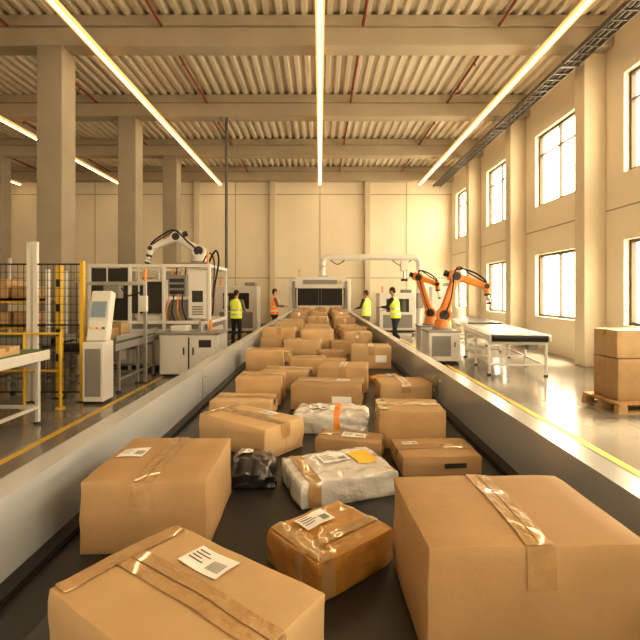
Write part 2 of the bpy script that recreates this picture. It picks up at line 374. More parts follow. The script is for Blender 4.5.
# ------------------------------------------------------------------ boxes & parcels
def carton(x, y, w, d, h, rot=0, z=BZ, tape='x', label=None, mk='card', cross=False, logo=None, name='cardboard_box', ends=False):
    b = B(); bm = bmesh.new(); bmesh.ops.create_cube(bm, size=1)
    bmesh.ops.subdivide_edges(bm, edges=bm.edges[:], cuts=7, use_grid_fill=True)
    sd = random.random()*50; bul = 0.010*min(w, d, h)/0.2
    def warp(a, bb_, c):
        px, py, pz = a*w, bb_*d, c*h
        fx = (1-(2*bb_)**2)*(1-(2*c)**2); fy = (1-(2*a)**2)*(1-(2*c)**2); fz = (1-(2*a)**2)*(1-(2*bb_)**2)
        n = noise.noise(Vector((a*3+sd, bb_*3, c*3)))*0.008
        n2 = noise.noise(Vector((a*5+sd, bb_*5, c*5+9)))*0.004
        px += 2*a*bul*fx*0.6; py += 2*bb_*bul*fy*0.6
        if c > 0: pz += bul*0.45*fz*2*c+n2*2*c
        px += n*0.7; py += n*0.6
        return Vector((px, py, pz))
    for v in bm.verts: v.co = warp(*v.co)
    sharp = [e for e in bm.edges if len(e.link_faces) == 2 and e.calc_face_angle(0) > 0.9]
    bmesh.ops.bevel(bm, geom=sharp, offset=0.0035, segments=2, profile=0.5, affect='EDGES')
    b.bmadd(bm, mk, True, Matrix.Translation((0, 0, h/2)))
    H2 = Vector((0, 0, h/2))
    def patch(face, u0, u1, v0, v1, k, off=0.0018, nu=12, nv=4):
        vs = []
        for j in range(nv+1):
            for i in range(nu+1):
                u = u0+(u1-u0)*i/nu; v = v0+(v1-v0)*j/nv
                wr = off+ (0.0008*noise.noise(Vector((u*40+sd, v*40, 3))) if k == 'tape' else 0)
                if face == 'top': p = warp(u/w, v/d, 0.5)+Vector((0, 0, wr))
                elif face == 'front': p = warp(u/w, -0.5, v/h)+Vector((0, -wr, 0))
                elif face == 'back': p = warp(u/w, 0.5, v/h)+Vector((0, wr, 0))
                elif face == 'right': p = warp(0.5, u/d, v/h)+Vector((wr, 0, 0))
                elif face == 'left': p = warp(-0.5, u/d, v/h)+Vector((-wr, 0, 0))
                vs.append(tuple(p+H2))
        fs = [(j*(nu+1)+i, j*(nu+1)+i+1, (j+1)*(nu+1)+i+1, (j+1)*(nu+1)+i) for j in range(nv) for i in range(nu)]
        if face in ('back', 'left'): fs = [f[::-1] for f in fs]
        b.add(vs, fs, k, k == 'tape')
    tw = min(0.031, 0.12*min(w, d)); dn = min(0.09, h*0.45)
    if tape == 'x':
        patch('top', -w/2+.006, w/2-.006, -0.0015, 0.0015, 'card_dark', 0.0030, 12, 1)
        patch('top', -w/2+.001, w/2-.001, -tw, tw, 'tape', 0.0025)
        for f in ('right', 'left'):
            patch(f, -tw, tw, h/2-dn, h/2-.001, 'tape', 0.0022, 4, 4)
    elif tape == 'y':
        patch('top', -0.0015, 0.0015, -d/2+.006, d/2-.006, 'card_dark', 0.0030, 1, 12)
        patch('top', -tw, tw, -d/2+.001, d/2-.001, 'tape', 0.0025, 4, 12)
        for f in ('front', 'back'):
            patch(f, -tw, tw, h/2-dn, h/2-.001, 'tape', 0.0022, 4, 4)
    if h > 0.12 and tape == 'x':
        for f in ('right', 'left'): patch(f, -0.001, 0.001, -h/2+.01, h/2-dn, 'card_dark', 0.0014, 1, 4)
    if cross:
        patch('top', -w/2+.001, -w/2+0.045, -d/2+.01, d/2-.01, 'tape', 0.0033, 4, 12) if tape == 'x' else patch('top', -w/2+.01, w/2-.01, -d/2+.001, -d/2+.045, 'tape', 0.0033, 12, 4)
    if label:
        u, v, lw, lh = label
        patch('top', u-lw/2, u+lw/2, v-lh/2, v+lh/2, 'paper', 0.0036, 6, 4)
        for i in range(4):
            yy = v+lh*(0.3-0.15*i); ln = lw*random.uniform(0.25, 0.5)
            patch('top', u-lw*0.42, u-lw*0.42+ln, yy-0.0015, yy+0.0015, 'ink', 0.0046, 3, 1)
        for i in range(9):
            xx = u+lw*(0.12+0.035*i); wd = 0.0010 if i % 2 else 0.0018
            patch('top', xx-wd/2, xx+wd/2, v-lh*0.3, v+lh*0.15, 'ink', 0.0046, 1, 3)
    if logo == 'print':
        patch('front', -w*0.38, -w*0.30, -h*0.32, -h*0.1, 'card_dark', 0.002, 1, 1)
        patch('front', -w*0.27, -w*0.19, -h*0.32, -h*0.1, 'card_dark', 0.002, 1, 1)
    if logo == 'darktape':
        patch('front', w*0.02, w*0.30, -h*0.1, h*0.15, 'ink', 0.002, 3, 2)
    if logo == 'smalllabel':
        patch('front', w*0.1, w*0.38, -h*0.2, h*0.12, 'paper', 0.002, 2, 2)
    o = b.make(name, (x, y, z+0.0005), rot); o.data.set_sharp_from_angle(angle=0.6)
    return o

def bag(name, x, y, w, d, h, rot, mk, seed=0, label=None, stripes=(), crumple=0.012, pil=0.42, z=BZ, pw=5, prints=(), sharp=0.9):
    b = B(); bm = bmesh.new(); bmesh.ops.create_cube(bm, size=2)
    bmesh.ops.subdivide_edges(bm, edges=bm.edges[:], cuts=23, use_grid_fill=True)
    def f(a, bb_, c):
        m = max(abs(a), abs(bb_)); cc = (c+1)/2
        cr = 1-0.03*(abs(a*bb_))**4
        px = a*w/2*cr; py = bb_*d/2*cr
        px *= 1-0.03*abs(c)**6; py *= 1-0.03*abs(c)**6
        pz = cc*h*(1-pil*m**pw)
        n1 = noise.noise(Vector((px*9+seed, py*9, pz*9))); n2 = noise.noise(Vector((px*28+seed, py*28, pz*28+5)))
        n3 = abs(noise.noise(Vector((px*16+seed, py*16+7, pz*16))))
        e = crumple*(n1*0.7+n2*0.35-n3*0.9)
        pz += e*cc; px += e*a*0.8; py += e*bb_*0.8
        return Vector((px, py, pz))
    for v in bm.verts: v.co = f(*v.co)
    b.bmadd(bm, mk, True)
    def patch(a0, a1, b0, b1, k, off=0.003, nu=16, nv=16):
        vs = []
        for j in range(nv+1):
            for i in range(nu+1):
                p = f(a0+(a1-a0)*i/nu, b0+(b1-b0)*j/nv, 1); vs.append((p.x, p.y, p.z+off))
        b.add(vs, [(j*(nu+1)+i, j*(nu+1)+i+1, (j+1)*(nu+1)+i+1, (j+1)*(nu+1)+i) for j in range(nv) for i in range(nu)], k, True)
    def side(face, a0, a1, k, off=0.003, nu=6, nv=8):
        vs = []
        for j in range(nv+1):
            for i in range(nu+1):
                t = a0+(a1-a0)*i/nu; c = -0.9+1.9*j/nv
                p = f(t, -1, c)+Vector((0, -off, 0)) if face == 'front' else (f(t, 1, c)+Vector((0, off, 0)) if face == 'back' else (f(1, t, c)+Vector((off, 0, 0)) if face == 'right' else f(-1, t, c)+Vector((-off, 0, 0))))
                vs.append(tuple(p))
        b.add(vs, [(j*(nu+1)+i, j*(nu+1)+i+1, (j+1)*(nu+1)+i+1, (j+1)*(nu+1)+i) for j in range(nv) for i in range(nu)], k, True)
    for (ax, c0, c1, k) in stripes:
        if ax == 'y': patch(c0, c1, -1, 1, k); side('front', c0, c1, k); side('back', c0, c1, k)
        else: patch(-1, 1, c0, c1, k); side('right', c0, c1, k); side('left', c0, c1, k)
    for (a0, a1, b0, b1, k) in prints: patch(a0, a1, b0, b1, k, 0.0045, 8, 8)
    if label:
        a0, a1, b0, b1 = label; patch(a0, a1, b0, b1, 'paper', 0.0055)
        for i in range(4):
            bb0 = b1-(b1-b0)*(0.2+0.17*i); patch(a0+(a1-a0)*.08, a0+(a1-a0)*random.uniform(.4, .6), bb0, bb0+(b1-b0)*0.05, 'ink', 0.0068, 8, 1)
        for i in range(6):
            aa = a0+(a1-a0)*(0.66+0.045*i); patch(aa, aa+(a1-a0)*0.02, b0+(b1-b0)*.15, b0+(b1-b0)*.6, 'ink', 0.0068, 1, 8)
    o = b.make(name, (x, y, z+0.001), rot); o.data.set_sharp_from_angle(angle=sharp)
    return o

R = math.radians
carton(-0.262, 0.875, 0.45, 0.30, 0.22, R(-35), tape='x', label=(-0.03, 0.085, 0.12, 0.07), mk='card2', cross=True)
carton(-0.545, 1.585, 0.385, 0.42, 0.222, R(1), tape='y', label=(-0.12, 0.03, 0.09, 0.09), mk='card', logo=None)
carton(0.462, 1.14, 0.48, 0.37, 0.262, R(2), tape='y', mk='card')
bag('amber_wrapped_box', 0.03, 1.335, 0.30, 0.25, 0.105, R(40), 'amber_poly', 3, label=(-0.45, 0.30, 0.20, 0.80), stripes=(('y', -0.95, -0.62, 'tape'), ('x', -0.5, -0.2, 'tape')), crumple=0.005, pil=0.03, pw=12, sharp=0.7)
bag('white_poly_mailer', 0.072, 1.86, 0.42, 0.31, 0.10, R(19), 'white_poly', 11, label=(-0.30, 0.30, 0.0, 0.65), stripes=(('y', -0.85, -0.60, 'tape'),), crumple=0.008, pil=0.04, pw=10, prints=((0.38, 0.80, -0.3, 0.6, 'yellowprint'),), sharp=0.7)
bag('black_poly_mailer', -0.28, 1.945, 0.19, 0.24, 0.11, R(5), 'black_poly', 21, label=(-0.8, -0.1, -0.2, 0.3), crumple=0.02)
carton(-0.37, 2.39, 0.50, 0.28, 0.15, R(-38), tape='x', label=(0.05, 0.08, 0.10, 0.06), mk='card2', cross=True)
carton(0.15, 2.24, 0.32, 0.16, 0.09, R(-14), tape='x', mk='card', label=(0.02, 0, 0.12, 0.07))
carton(0.53, 2.09, 0.35, 0.25, 0.085, R(3), tape='x', mk='card', label=(-0.1, 0.05, 0.07, 0.05), logo='darktape')
bag('white_poly_mailer', 0.07, 2.68, 0.45, 0.28, 0.12, R(-6), 'white_poly', 31, stripes=(('y', 0.1, 0.25, 'orangeprint'),), label=(-0.6, -0.1, -0.3, 0.3), pil=0.15, pw=7, crumple=0.016)
carton(0.48, 2.44, 0.34, 0.27, 0.195, R(-2), tape='x', mk='card', cross=True)
carton(-0.50, 2.98, 0.40, 0.25, 0.11, R(-4), tape='x', mk='card2')
carton(0.06, 3.22, 0.48, 0.34, 0.165, R(-9), tape='x', mk='card', label=(0.1, 0.06, 0.09, 0.06), logo='smalllabel')
carton(0.62, 3.40, 0.38, 0.28, 0.14, R(3), tape='y', mk='card2')
carton(-0.44, 3.36, 0.33, 0.28, 0.19, R(-2), tape='x', mk='card', logo='print')
carton(0.20, 3.78, 0.40, 0.33, 0.20, R(-8), tape='y', mk='card')
carton(-0.28, 3.86, 0.40, 0.28, 0.15, R(-8), tape='x', mk='card2')
bag('yellow_poly_mailer', 0.62, 3.98, 0.28, 0.30, 0.07, R(15), 'yellow_poly', 5, label=(-0.5, 0.3, -0.4, 0.4))
carton(-0.12, 4.40, 0.36, 0.30, 0.17, R(6), tape='x', mk='card')
carton(-0.57, 4.72, 0.38, 0.30, 0.21, R(2), tape='x', mk='card', cross=True)
carton(0.55, 4.92, 0.42, 0.34, 0.23, R(-3), tape='y', mk='card2', logo='smalllabel')
carton(0.13, 5.25, 0.30, 0.26, 0.13, R(10), tape='x', mk='card')
carton(-0.22, 5.95, 0.46, 0.34, 0.19, R(-5), tape='x', mk='card2')
carton(0.18, 4.80, 0.2, 0.16, 0.1, R(-10), tape='x', mk='card2')
carton(-0.52, 5.35, 0.34, 0.28, 0.12, R(-4), tape='x', mk='card2')
carton(0.28, 5.98, 0.30, 0.28, 0.17, R(5), tape='x', mk='card')
bag('yellow_poly_mailer', 0.58, 5.50, 0.32, 0.26, 0.08, R(20), 'yellow_poly', 9)
carton(-0.64, 6.0, 0.28, 0.28, 0.22, R(3), tape='y', mk='card')
y = 6.5
while y < 16.7:
    for cx in (-0.55, -0.02, 0.53):
        if random.random() < 0.05: continue
        w = random.uniform(0.34, 0.47); d = random.uniform(0.26, 0.38); h = random.choice([0.12, 0.16, 0.2, 0.24, 0.28, 0.3])
        carton(cx+random.uniform(-0.03, 0.03), y+random.uniform(-0.03, 0.03), w, d, h, R(random.uniform(-5, 5)), tape=random.choice('xy'), mk=random.choice(['card', 'card', 'card2']), logo=random.choice([None, None, 'smalllabel', 'print']))
    y += 0.49

def pallet(x, y, w=1.2, d=1.0, rot=0):
    b = B()
    for i in range(3): b.box((0, -d/2+0.05+i*(d-0.1)/2, 0.011), (w, 0.1, 0.022), 'wood')
    for i in range(3):
        for j in range(3): b.box((-w/2+0.07+j*(w-0.14)/2, -d/2+0.05+i*(d-0.1)/2, 0.022+0.04), (0.14, 0.1, 0.08), 'wood')
    for j in range(3): b.box((-w/2+0.07+j*(w-0.14)/2, 0, 0.112), (0.1, d, 0.02), 'wood')
    n = 7
    for i in range(n): b.box((0, -d/2+0.05+i*(d-0.1)/(n-1), 0.133), (w, 0.1, 0.022), 'wood')
    return b.make('wooden_pallet', (x, y, 0), rot)
pallet(4.76, 6.75, 1.20, 0.80, R(4))
carton(4.54, 6.75, 0.54, 0.52, 0.60, R(4), z=0.145, tape='x', logo='smalllabel')
carton(5.05, 6.79, 0.44, 0.5, 0.58, R(4), z=0.145, tape='y')
carton(4.58, 6.77, 0.60, 0.50, 0.40, R(3), z=0.757, tape='x', mk='card2')

# ------------------------------------------------------------------ scanner tunnel, gantry
b = B()
for s in (-1, 1):
    b.rbox((s*1.07, 17.9, 1.12), (0.2, 1.5, 2.24), 'white', 0.03)
    b.rbox((s*1.0, 17.12, 1.5), (0.1, 0.06, 1.3), 'greym', 0.01)
    b.box((s*1.175, 17.9, 1.0), (0.012, 0.9, 1.1), 'greym')
b.rbox((0, 17.9, 2.10), (1.93, 1.5, 0.46), 'white', 0.03)
b.box((0, 17.13, 2.12), (1.3, 0.04, 0.16), 'greym')
b.box((0.75, 17.12, 2.12), (0.12, 0.03, 0.12), 'yellow')
for i in range(15): b.box((-0.8+i*0.114, 17.2, 1.55), (0.106, 0.008, 0.66), 'blackr')
for i in range(15): b.box((-0.8+i*0.114, 18.6, 1.55), (0.106, 0.008, 0.66), 'blackr')
b.cyl((-0.8, 17.6, 2.33), (-0.8, 17.6, 2.5), 0.03, 'yellow', n=12); b.cyl((-0.8, 17.6, 2.5), (-0.8, 17.6, 2.6), 0.035, 'orangeprint', n=12)
b.make('scanner_tunnel')
b = B()
gx0, gx1, gy, gz = 0.1, 3.95, 17.9, 3.12
pts = [(gx0, gy, 2.37), (gx0, gy, 2.6), (gx0, gy, 2.85), (gx0+0.08, gy, 3.05), (gx0+0.3, gy, gz), (gx0+1.0, gy, gz), (gx0+2, gy, gz), (gx0+3, gy, gz), (gx1-0.3, gy, gz), (gx1-0.08, gy, 3.05), (gx1, gy, 2.8), (gx1, gy, 2), (gx1, gy, 1), (gx1, gy, 0.1)]
b.tube(pts, 0.12, 'white', n=12)
b.box((gx0, gy, 2.355), (0.4, 0.4, 0.04), 'greym'); b.rbox((gx1, gy, 0.06), (0.5, 0.5, 0.12), 'greym', 0.01)
b.tube([(gx0+0.3, gy, gz-0.1), (gx0+0.6, gy, gz-0.28), (gx0+0.9, gy, gz-0.1)], 0.018, 'blackr'); b.tube([(gx1-0.3, gy, gz-0.1), (gx1-0.7, gy, gz-0.34), (gx1-1.1, gy, gz-0.1)], 0.018, 'blackr')
b.rbox((gx1-0.6, gy, gz-0.35), (0.3, 0.3, 0.4), 'white', 0.03); b.cyl((gx1-0.6, gy, gz-0.55), (gx1-0.6, gy, gz-0.85), 0.05, 'steel')
b.rbox((gx1-0.6, gy, gz-0.9), (0.25, 0.2, 0.1), 'dark', 0.02)
b.rbox((gx1+0.0, gy-0.1, 1.4), (0.26, 0.2, 0.6), 'greym', 0.02)
b.make('gantry_arch')

# ------------------------------------------------------------------ robots
def robot(name, base, sh, el, wr, tool, k='orange', s=1.0, ped=None, cables=True):
    b = B(); base, sh, el, wr, tool = [Vector(p) for p in (base, sh, el, wr, tool)]
    pl = (el-sh).cross(wr-el); ax = pl.normalized() if pl.length > 1e-4 else Vector((0, 1, 0))
    b.cyl(base, base+Vector((0, 0, 0.05*s)), 0.20*s, 'greym', n=24)
    b.cyl(base+Vector((0, 0, 0.05*s)), base+Vector((0, 0, 0.2*s)), 0.17*s, k, r2=0.15*s, n=24)
    top = Vector((sh.x, sh.y, sh.z)); b.cyl(base+Vector((0, 0, 0.2*s)), top-Vector((0, 0, 0.02)), 0.15*s, k, r2=0.11*s, n=20)
    def joint(p, r, w): b.cyl(p-ax*w, p+ax*w, r, k, n=20); b.cyl(p-ax*(w+0.012), p+ax*(w+0.012), r*0.7, 'dark', n=16)
    def link(p, q, w0, w1, t0, t1, off):
        d = (q-p).normalized(); sd = ax; up = d.cross(sd)
        vs = []
        n = 5
        for i in range(n+1):
            t = i/n; c = p+(q-p)*t+sd*off; w = (w0+(w1-w0)*t)*(1-0.12*math.sin(PI*t)); th = t0+(t1-t0)*t
            for (a, e) in ((1, .6), (.6, 1), (-.6, 1), (-1, .6), (-1, -.6), (-.6, -1), (.6, -1), (1, -.6)):
                vs.append(tuple(c+up*w*a+sd*th*e))
        fs = []
        for i in range(n):
            for j in range(8): fs.append((i*8+j, i*8+(j+1) % 8, (i+1)*8+(j+1) % 8, (i+1)*8+j))
        fs += [tuple(range(7, -1, -1)), tuple(range(n*8, n*8+8))]
        b.add(vs, fs, k)
    joint(sh, 0.14*s, 0.13*s); joint(el, 0.115*s, 0.11*s); joint(wr, 0.07*s, 0.075*s)
    link(sh, el, 0.11*s, 0.085*s, 0.06*s, 0.05*s, 0.03*s)
    d = (wr-el).normalized(); link(el-d*0.14*s, wr, 0.10*s, 0.055*s, 0.09*s, 0.05*s, 0)
    b.cyl(el-d*0.24*s, el-d*0.13*s, 0.06*s, 'dark', n=14)
    td = (tool-wr).normalized(); b.cyl(wr, wr+td*0.14*s, 0.055*s, k, n=14); b.cyl(wr+td*0.14*s, wr+td*0.18*s, 0.065*s, 'dark', n=14)
    b.cyl(wr+td*0.18*s, tool, 0.03*s, 'steel', n=12)
    for e in (-1, 0, 1):
        c = tool+ax*0.09*s*e; b.cyl(c-ax*0.005, c+td*0.07*s, 0.012*s, 'steel', n=8); b.cyl(c+td*0.07*s, c+td*0.10*s, 0.02*s, 'blackr', r2=0.035*s, n=12)
    b.cyl(tool-ax*0.13*s, tool+ax*0.13*s, 0.02*s, 'steel', n=8)
    if cables:
        u = Vector((0, 0, 1))
        b.tube([sh+ax*0.15*s, sh*0.6+el*0.4+ax*0.2*s+u*0.05, el+ax*0.15*s+u*0.12*s, el*0.5+wr*0.5+u*0.20*s, wr+u*0.10*s, wr+td*0.15*s], 0.018*s, 'blackr')
        b.tube([sh-ax*0.15*s, sh*0.5+el*0.5-ax*0.2*s-u*0.05, el-ax*0.12*s+u*0.16*s, el*0.5+wr*0.5+u*0.14*s, wr+u*0.07*s], 0.014*s, 'blackr')
    if ped:
        cx, cy, w, dd, h = ped
        b.rbox((cx, cy, h/2+0.04), (w, dd, h-0.08), 'white', 0.02); b.box((cx, cy, 0.02), (w-0.06, dd-0.06, 0.04), 'dark')
        b.rbox((cx, cy, h-0.02), (w+0.04, dd+0.04, 0.04), 'greym', 0.008)
        b.box((cx-w*0.1, cy-dd/2-0.004, h*0.55), (w*0.6, 0.008, h*0.6), 'greym'); b.box((cx+w*0.32, cy-dd/2-0.012, h*0.6), (0.02, 0.02, 0.12), 'dark')
    return b.make(name)
robot('robot_arm', (3.0, 11.0, 0.8), (3.02, 11.0, 1.16), (3.32, 11.0, 2.10), (4.02, 10.9, 1.86), (4.07, 10.88, 1.56), ped=(2.95, 11.0, 0.75, 0.7, 0.8), s=1.25)
robot('robot_arm', (3.1, 12.6, 0.8), (3.08, 12.6, 1.16), (2.76, 12.6, 2.14), (3.25, 12.5, 1.95), (3.30, 12.5, 1.66), ped=(3.1, 12.6, 0.7, 0.6, 0.8), s=1.1)

def belt_table(name, x, y, w, L, h, rot, k='belt', frame='white', legs=3, guard=False, z2=None):
    b = B(); r = 0.075
    b.bb(-w/2+.04, w/2-.04, -L/2, L/2, h-0.012, h, k); b.bb(-w/2+.04, w/2-.04, -L/2, L/2, h-0.15, h-0.138, k)
    for yy in (-L/2, L/2): b.cyl((-w/2+.04, yy, h-0.075), (w/2-.04, yy, h-0.075), r, 'blackr', n=20)
    for s in (-1, 1):
        b.rbox((s*(w/2), 0, h-0.075), (0.05, L+0.1, 0.13), frame, 0.012)
        if guard: b.rbox((s*w/2, 0, h+0.07), (0.03, L, 0.10), frame, 0.01)
        for i in range(legs):
            yy = -L/2+0.15+i*(L-0.3)/(legs-1)
            b.rbox((s*(w/2-0.02), yy, (h-0.12)/2), (0.05, 0.05, h-0.14), frame, 0.008); b.cyl((s*(w/2-0.02), yy, 0), (s*(w/2-0.02), yy, 0.03), 0.045, 'dark', n=12)
    for i in range(legs):
        yy = -L/2+0.15+i*(L-0.3)/(legs-1)
        b.bb(-w/2+.02, w/2-.02, yy-0.02, yy+0.02, 0.2, 0.24, frame); b.bb(-w/2+.02, w/2-.02, yy-0.02, yy+0.02, h-0.22, h-0.16, frame)
    for s in (-1, 1): b.bb(s*(w/2-0.02)-0.015, s*(w/2-0.02)+0.015, -L/2+.15, L/2-.15, 0.2, 0.24, frame)
    b.rbox((w/2-0.2, -L/2+0.5, h-0.27), (0.2, 0.3, 0.2), 'greym', 0.02)
    return b.make(name, (x, y, 0), rot)
belt_table('outfeed_conveyor', 4.25, 10.6, 1.15, 3.0, 0.86, R(-8), k='steel')
belt_table('outfeed_conveyor', 4.9, 14.6, 1.0, 3.4, 0.86, R(-6), k='belt')
belt_table('infeed_conveyor', -3.9, 8.5, 0.95, 1.9, 0.86, 0, k='green', frame='greym', guard=True)
belt_table('roller_table', -4.35, 4.75, 1.4, 2.5, 0.95, 0, k='green', frame='white')
carton(-4.1, 5.3, 0.8, 0.5, 0.10, R(3), z=0.95, tape='x', label=(0.1, 0.05, 0.25, 0.15), mk='card2')
belt_table('transfer_conveyor', -5.2, 7.95, 0.7, 1.2, 0.95, PI/2, k='green', frame='greym')
carton(-3.95, 8.2, 0.42, 0.34, 0.2, R(4), z=0.86, tape='x')
carton(-4.02, 8.85, 0.38, 0.3, 0.26, R(-4), z=0.86, tape='y', mk='card2')
# scanning portal over infeed conveyor
b = B()
for xx in (-4.48, -3.32):
    b.rbox((xx, 8.55, 0.95), (0.06, 0.06, 1.9), 'steel', 0.006); b.box((xx, 8.55, 0.006), (0.16, 0.16, 0.012), 'dark')
b.rbox((-3.9, 8.55, 1.88), (1.22, 0.07, 0.07), 'steel', 0.006); b.rbox((-3.9, 8.5, 1.72), (0.3, 0.2, 0.24), 'greym', 0.015)
b.rbox((-3.32, 8.47, 1.5), (0.14, 0.1, 0.3), 'white', 0.01); b.cyl((-3.32, 8.55, 1.9), (-3.32, 8.55, 2.15), 0.025, 'orangeprint', n=10)
b.tube([(-3.75, 8.5, 1.8), (-3.6, 8.45, 1.65), (-3.4, 8.45, 1.7), (-3.32, 8.47, 1.62)], 0.014, 'blackr'); b.make('barcode_scanner_portal')
# yellow safety railing
b = B()
for xx in (-4.95, -4.35, -3.82): b.cyl((xx, 6.62, 0), (xx, 6.62, 1.12), 0.022, 'yellow', n=12); b.cyl((xx, 6.62, 0), (xx, 6.62, 0.015), 0.07, 'yellow', n=14)
for zz in (0.55, 1.10): b.cyl((-4.95, 6.62, zz), (-3.82, 6.62, zz), 0.018, 'yellow', n=12)
b.make('safety_railing')
b = B(); b.bb(-4.27, -4.19, 7.27, 7.35, 0, 2.15, 'yellow'); b.bb(-4.31, -4.15, 7.23, 7.39, 0, 0.015, 'dark')
for zz in (0.6, 1.0, 1.4, 1.8): b.bb(-4.262, -4.198, 7.262, 7.27, zz, zz+0.12, 'dark')
b.make('light_curtain_post')

b = B()
b.rb(-3.62, -3.30, 6.85, 7.2, 0.04, 0.95, 'white', 0.015); b.bb(-3.6, -3.32, 6.87, 7.18, 0, 0.04, 'dark')
b.rbox((-3.46, 7.12, 1.33), (0.32, 0.16, 0.8), 'white', 0.02, rot=(R(-14), 0, 0))
b.box((-3.46, 7.035, 1.45), (0.22, 0.02, 0.24), 'screen', rot=(R(-14), 0, 0))
for i in range(3): b.cyl((-3.56+i*0.1, 7.12-0.12, 1.15), (-3.56+i*0.1, 7.12-0.16, 1.16), 0.018, ('yellow', 'orangeprint', 'green')[i], n=12)
b.bb(-3.58, -3.34, 6.843, 6.852, 0.12, 0.85, 'greym'); b.make('control_console')

def fence(x0, y0, x1, y1, h=2.45, yposts=(True, True), name='safety_fence'):
    b = B(); p0 = Vector((x0, y0, 0)); d = Vector((x1-x0, y1-y0, 0)); L = d.length; a = math.atan2(d.y, d.x)
    b.T = Matrix.Translation(p0) @ Matrix.Rotation(a, 4, 'Z')
    for xx, ye in ((0, yposts[0]), (L, yposts[1])):
        b.bb(xx-0.03, xx+0.03, -0.03, 0.03, 0.0, h if not ye else h-0.3, 'yellow' if ye else 'white'); b.bb(xx-0.07, xx+0.07, -0.07, 0.07, 0, 0.012, 'dark')
    for zz in (0.15, h-0.35, 1.2): b.bb(0.03, L-0.03, -0.012, 0.012, zz-0.012, zz+0.012, 'dark')
    n = int(L/0.09)
    for i in range(1, n): xx = L*i/n; b.bb(xx-0.003, xx+0.003, -0.003, 0.003, 0.15, h-0.35, 'dark')
    n = int((h-0.5)/0.12)
    for i in range(1, n): zz = 0.15+(h-0.5)*i/n; b.bb(0.03, L-0.03, -0.003, 0.003, zz-0.003, zz+0.003, 'dark')
    return b.make(name)
fence(-4.45, 7.05, -3.72, 7.05, 2.5, (False, True))
fence(-6.4, 7.05, -4.55, 7.05, 2.5, (True, False))

# packing cell (frame enclosure)
b = B(); x0, x1, y0, y1, h = -5.1, -2.45, 9.95, 11.7, 2.34
xs = (x0, -4.2, -3.45, x1)
for x in xs:
    for y in (y0, y1): b.rbox((x, y, h/2), (0.07, 0.07, h), 'white', 0.01)
for z in (h-0.04, 1.05):
    for y in (y0, y1): b.rbox(((x0+x1)/2, y, z), (x1-x0, 0.065, 0.075), 'white', 0.01)
    for x in (x0, x1): b.rbox((x, (y0+y1)/2, z), (0.065, y1-y0, 0.075), 'white', 0.01)
b.bb(x0+.04, x1-.04, y0+.05, y1-.05, 0.9, 1.0, 'greym'); b.bb(x0+.05, x1-.05, y0+0.02, y1-.05, 0.1, 0.9, 'white')
b.bb(-4.15, -3.5, y0-0.01, y0+0.01, 1.25, 1.95, 'glassdark'); b.rb(-4.1, -3.55, y0+0.1, y1-0.3, 1.0, 2.0, 'white', 0.03)
b.bb(-5.05, -4.25, y0-0.005, y0+0.005, 1.1, 2.25, 'glassdark'); b.bb(-3.4, -2.9, y0+0.3, y0+0.9, 1.0, 1.55, 'greym')
b.rb(-3.3, -2.5, y0+0.2, y1-0.2, h-0.0, h+0.05, 'greym', 0.01)
b.bb(-2.9, -2.5, y0-0.03, y0+0.01, 1.15, 2.2, 'white')
b.bb(-2.82, -2.58, y0-0.04, y0-0.028, 1.5, 1.75, 'glassdark')
for i in range(6): b.bb(-2.82, -2.58, y0-0.036, y0-0.03, 1.22+i*0.035, 1.235+i*0.035, 'dark')
b.cyl((-2.48, y0, h), (-2.48, y0, h+0.28), 0.025, 'orangeprint', n=12)
b.rb(-3.38, -2.98, y0+0.05, y0+0.25, 1.62, 2.1, 'greym', 0.01)
for i in range(3):
    b.bb(-3.34, -3.02, y0+0.035, y0+0.05, 1.68+i*0.13, 1.76+i*0.13, 'dark')
for xx in (-4.7, -4.0): b.bb(xx-0.015, xx+0.015, y0-0.02, y0-0.01, 1.1, 2.3, 'white')
for i in range(4): b.tube([(-3.4+i*0.13, y0+0.3, 1.0), (-3.4+i*0.13, y0+0.0, 1.25), (-3.35+i*0.1, y0+0.02, 1.55), (-3.35+i*.1, y0+0.3, 2.3)], 0.015, 'blackr' if i % 2 else 'orangeprint', n=6)
b.tube([(-2.62, y0+0.6, h+0.05), (-2.45, y0+0.6, h+0.35), (-2.35, y0+0.5, h+0.1), (-2.4, y0+0.3, h-0.5), (-2.42, y0+0.2, 1.2)], 0.022, 'blackr')
b.tube([(-2.7, y0+0.4, h+0.05), (-2.55, y0+0.4, h+0.28), (-2.42, y0+0.35, h+0.05), (-2.42, y0+0.2, 1.6)], 0.016, 'blackr')
b.make('robotic_packing_cell')
robot('robot_arm', (-2.85, 10.7, 2.39), (-2.86, 10.7, 2.68), (-3.40, 10.7, 3.02), (-4.0, 10.65, 2.75), (-4.05, 10.62, 2.50), k='white', s=1.1)
b = B(); b.rb(-3.25, -2.05, 9.1, 9.85, 0.05, 0.86, 'white', 0.02); b.bb(-3.2, -2.1, 9.15, 9.8, 0, 0.05, 'dark'); b.rb(-3.28, -2.02, 9.07, 9.88, 0.86, 0.9, 'greym', 0.01)
b.bb(-3.2, -2.68, 9.09, 9.1, 0.12, 0.8, 'white'); b.bb(-2.63, -2.1, 9.09, 9.1, 0.12, 0.8, 'white'); b.bb(-2.668, -2.642, 9.092, 9.105, 0.12, 0.8, 'dark')
for xx in (-2.75, -2.56): b.bb(xx-.012, xx+.012, 9.06, 9.09, 0.45, 0.6, 'dark')
b.bb(-2.45, -2.2, 9.085, 9.092, 0.6, 0.75, 'dark')
b.rb(-3.1, -2.75, 9.3, 9.65, 0.9, 1.02, 'white', 0.02); b.cyl((-2.5, 9.5, 0.9), (-2.5, 9.5, 1.08), 0.07, 'steel'); b.cyl((-2.28, 9.4, 0.9), (-2.28, 9.4, 1.15), 0.03, 'orangeprint', n=10)
b.make('machine_cabinet')

